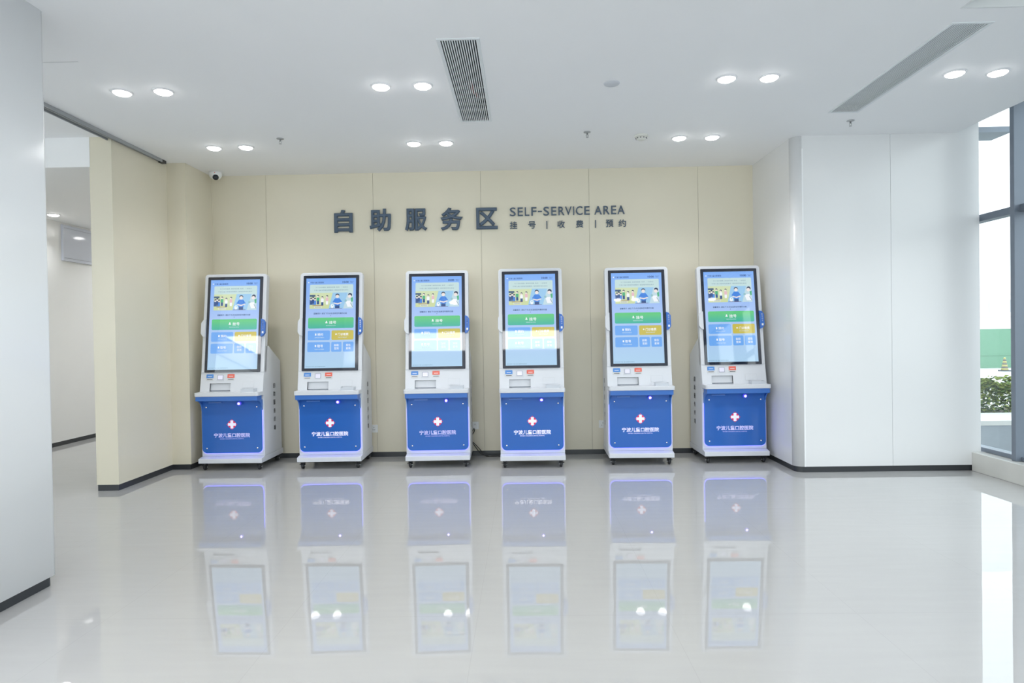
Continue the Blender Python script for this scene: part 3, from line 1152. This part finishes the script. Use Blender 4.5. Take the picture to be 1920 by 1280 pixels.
    rc.box(OUT[0] - .003, OUT[0], .001, .050, OUT[2], OUT[3]).box(OUT[1], OUT[1] + .003, .001, .050, OUT[2], OUT[3])
    rc.box(OUT[0], OUT[1], .001, .050, OUT[3], OUT[3] + .003)
    rc.add([(OUT[0], .012, OUT[2]), (OUT[1], .012, OUT[2]), (OUT[1], .049, OUT[2] + .045), (OUT[0], .049, OUT[2] + .045)], [(0, 1, 2, 3)])
    rc.transform(CP).build('receipt_outlet', M['recess'], cpo)
    MB().box(OUT[0] + .03, OUT[1] - .02, .047, .0495, OUT[2] + .050, OUT[2] + .058).transform(CP).build('paper_slot', M['dark_slot'], cpo)
    MB().box(OUT[0] + .03, OUT[1], -.008, -.002, .001, .004).transform(CP).build('tear_edge', M['k_seam'], cpo)

    def card_slot(x, m, name):
        a = MB().prism(rrect(x - .039, x + .039, .112, .182, .008, 4), -.003, .0, 'y').transform(CP).build(name, M['card_frame'], k)
        MB().prism(rrect(x - .037, x + .037, .141, .181, .007, 4, (0, 0, 1, 1)), -.0045, -.003, 'y').transform(CP).build('label_plate', m, a)
        MB().box(x - .028, x + .028, -.0050, -.0028, .124, .129).transform(CP).build('slot', M['dark_slot'], a)
        MB().box(x - .022, x + .022, -.0052, -.0044, .155, .160).transform(CP).build('label_mark', M['trim'], a)
        return a
    a = card_slot(-.231, M['card_blue'], 'card_reader')
    a['label'] = 'card reader with a blue label'
    a = card_slot(-.012, M['card_red'], 'card_reader')
    a['label'] = 'card reader with a red label'
    q = MB().prism(rrect(-.163, -.081, .110, .184, .008, 4), -.003, .0, 'y').transform(CP).build('code_scanner', M['k_white'], k)
    dm = MB()
    for i in range(7):
        t = i / 6
        for (px, ps) in ((-.158 + .072 * t, .115), (-.158 + .072 * t, .179), (-.158, .115 + .064 * t), (-.086, .115 + .064 * t)):
            dm.box(px - .0025, px + .0025, -.0042, -.0028, ps - .0012, ps + .0012)
    dm.transform(CP).build('border_mark', M['k_seam'], q)
    MB().prism(rrect(-.152, -.092, .121, .173, .004, 3), -.005, -.003, 'y').transform(CP).build('scan_frame', M['board_line'], q)
    MB().prism(rrect(-.147, -.097, .126, .168, .003, 3), -.0062, -.005, 'y').transform(CP).build('scan_window', M['scan_lit'], q)
    # square printer flap and the clear tray in front of it
    fl = MB().prism(rrect(.112, .232, .034, .100, .004, 3), -.0012, .0, 'y').transform(CP).build('printer_flap', M['k_seam'], k)
    MB().prism(rrect(.1135, .2305, .0355, .0985, .004, 3), -.003, -.0012, 'y').transform(CP).build('flap_plate', M['k_white'], fl)
    ty_ = MB()
    ty_.box(.140, .274, -.040, -.037, .805, .838).box(.140, .143, -.037, .050, .805, .838).box(.271, .274, -.037, .050, .805, .838).box(.143, .271, -.037, .050, .805, .808)
    ty_.build('receipt_tray', M['acrylic'], k)

    # leaning screen housing
    SM = Matrix.Translation((0, .095, 1.0)) @ Matrix.Rotation(-TH, 4, 'X')
    hs = MB().prism(rrect(-.328, .328, -.002, 1.036, .034, 8, (0, 0, 1, 1)), 0, .072, 'y')
    hs.transform(SM)
    hso = hs.build('screen_housing', M['k_white'], k, bevel=.007, segs=3)
    gl = MB().prism(rrect(-.291, .291, .0, 1.004, .006, 3), -.006, .001, 'y').transform(SM)
    glo = gl.build('screen', M['bezel'], k)
    dp = build_display(glo)
    dp.data.transform(SM @ Matrix.Translation((0, -.0066, 0)))
    # side readers gripping the screen edges
    for s, m, nm in ((-1, M['k_white'], 'white side bracket'), (1, M['ear_blue'], 'blue side reader')):
        xi, xo = .290, .336
        out = [(s * xi, .365), (s * (xi + .026), .375), (s * xo, .405), (s * xo, .515), (s * (xi + .026), .545), (s * xi, .555)]
        if s < 0:
            out = list(reversed(out))
        e = MB().prism(out, -.030, .002, 'y').transform(SM).build('side_reader', m, k, bevel=.003)
        e['label'] = nm
        if s > 0:
            tx = MB()
            for i, g in enumerate('医保读卡'):
                me, _ = text_mesh(g, .01)
                tx.mesh(me, front_matrix(.306, .508 - .022 * i, .016, .016, -.0306))
            tx.transform(SM).build('lettering', M['trim'], e)
            MB().prism(rrect(.305, .323, .398, .420, .002, 2), -.0312, -.0302, 'y').transform(SM).build('card_mark', M['trim'], e)
    return k


kiosk0 = build_kiosk()
# (x, base-front y, turn in degrees, label, bright light strip)
KS = [(-3.013, 6.462, -0.3, 'self-service kiosk in the corner by the beige pillar, right flank showing, violet-lit front edge', True),
      (-2.002, 6.478, 1.2, 'self-service kiosk second from the beige pillar, below the first big wall character', False),
      (-0.890, 6.470, 1.5, 'self-service kiosk whose black cables reach the wall socket on its right', False),
      (0.077, 6.408, 0.0, 'self-service kiosk below the thin English lettering, black cables on its left', False),
      (1.178, 6.478, -1.2, 'self-service kiosk with two round light reflections on its screen picture', False),
      (2.150, 6.515, 0.2, 'self-service kiosk tucked beside the rounded white wall, its left flank in view', True)]
for i, (x, y, deg, lab, bright) in enumerate(KS):
    o = kiosk0 if i == 0 else copy_tree(kiosk0)
    o.location = (x, y, 0)
    o.rotation_euler = (0, 0, math.radians(deg))
    tag(o, lab, 'kiosk', 'self-service kiosks along the far wall')
    if bright:
        for chd in o.children:
            if chd.name.startswith('led_strip'):
                chd.material_slots[0].link = 'OBJECT'
                chd.material_slots[0].material = M['led_bright']


# ================================================================== SMALL THINGS
def outlet(x, z, label):
    t = empty('wall_socket', (x, D, z), label, 'wall socket', 'sockets on the far wall')
    MB().prism(rrect(-.043, .043, -.043, .043, .006, 4), -.010, 0, 'y').build('plate', M['outlet'], t, bevel=.002)
    h = MB()
    for (a, b) in ((-.010, -.012), (.010, -.012), (0, .014)):
        h.box(a - .002, a + .002, -.0112, -.0098, b - .006, b + .006)
    h.build('slot', M['dark_slot'], t)


outlet(-.555, .338, 'white wall socket with a plug, right of the third kiosk')
outlet(-1.685, .318, 'white wall socket peeping out right of the second kiosk')
outlet(.865, .335, 'white wall socket peeping out left of the fifth kiosk')

cb = empty('power_cable', (-.60, 7.05, 0), 'black power cables drooping from the wall socket to the fourth kiosk', 'cable')
ox, oy = -.60, 7.05


def cable(pts, r=.0045):
    pts = [Vector(p) - Vector((ox, oy, 0)) for p in pts]
    out = []
    n = len(pts)
    for i in range(n - 1):
        p0, p1, p2, p3 = pts[max(i - 1, 0)], pts[i], pts[i + 1], pts[min(i + 2, n - 1)]
        for s in range(8):
            t = s / 8
            out.append(.5 * ((2 * p1) + (p2 - p0) * t + (2 * p0 - 5 * p1 + 4 * p2 - p3) * t * t + (3 * p1 - p0 - 3 * p2 + p3) * t ** 3))
    out.append(pts[-1])
    MB().tube(out, r, 8).build('cord', M['cable'], cb)


cable([(-.555, 7.095, .325), (-.565, 7.085, .27), (-.60, 7.08, .22), (-.595, 7.08, .17), (-.545, 7.07, .10), (-.49, 7.06, .03), (-.40, 7.05, .006), (-.30, 7.04, .006), (-.24, 7.03, .006)])
cable([(-.63, 7.085, .20), (-.57, 7.075, .15), (-.50, 7.06, .08), (-.44, 7.04, .01), (-.36, 7.06, .006), (-.30, 7.06, .006), (-.24, 7.05, .006)])
MB().prism(rrect(-.018, .018, -.020, .020, .004, 3), -.034, -.008, 'y').transform(Matrix.Translation((-.555 - ox, D - oy, .325))).build('plug', M['trim'], cb)
cable([(-.63, 7.085, .22), (-.605, 7.082, .25), (-.57, 7.08, .30), (-.558, 7.088, .318)], .004)

bo = empty('notice_board', (-6.0, 8.60, 2.40), 'pale blue-grey framed board high on the side room wall past the left column', 'board')
MB().box(0, .03, -.36, .62, 0, .47).build('panel', M['board'], bo, bevel=.004)
MB().box(.028, .033, -.34, .60, .425, .432).box(.028, .033, -.34, .60, .035, .042).build('frame_line', M['board_line'], bo)
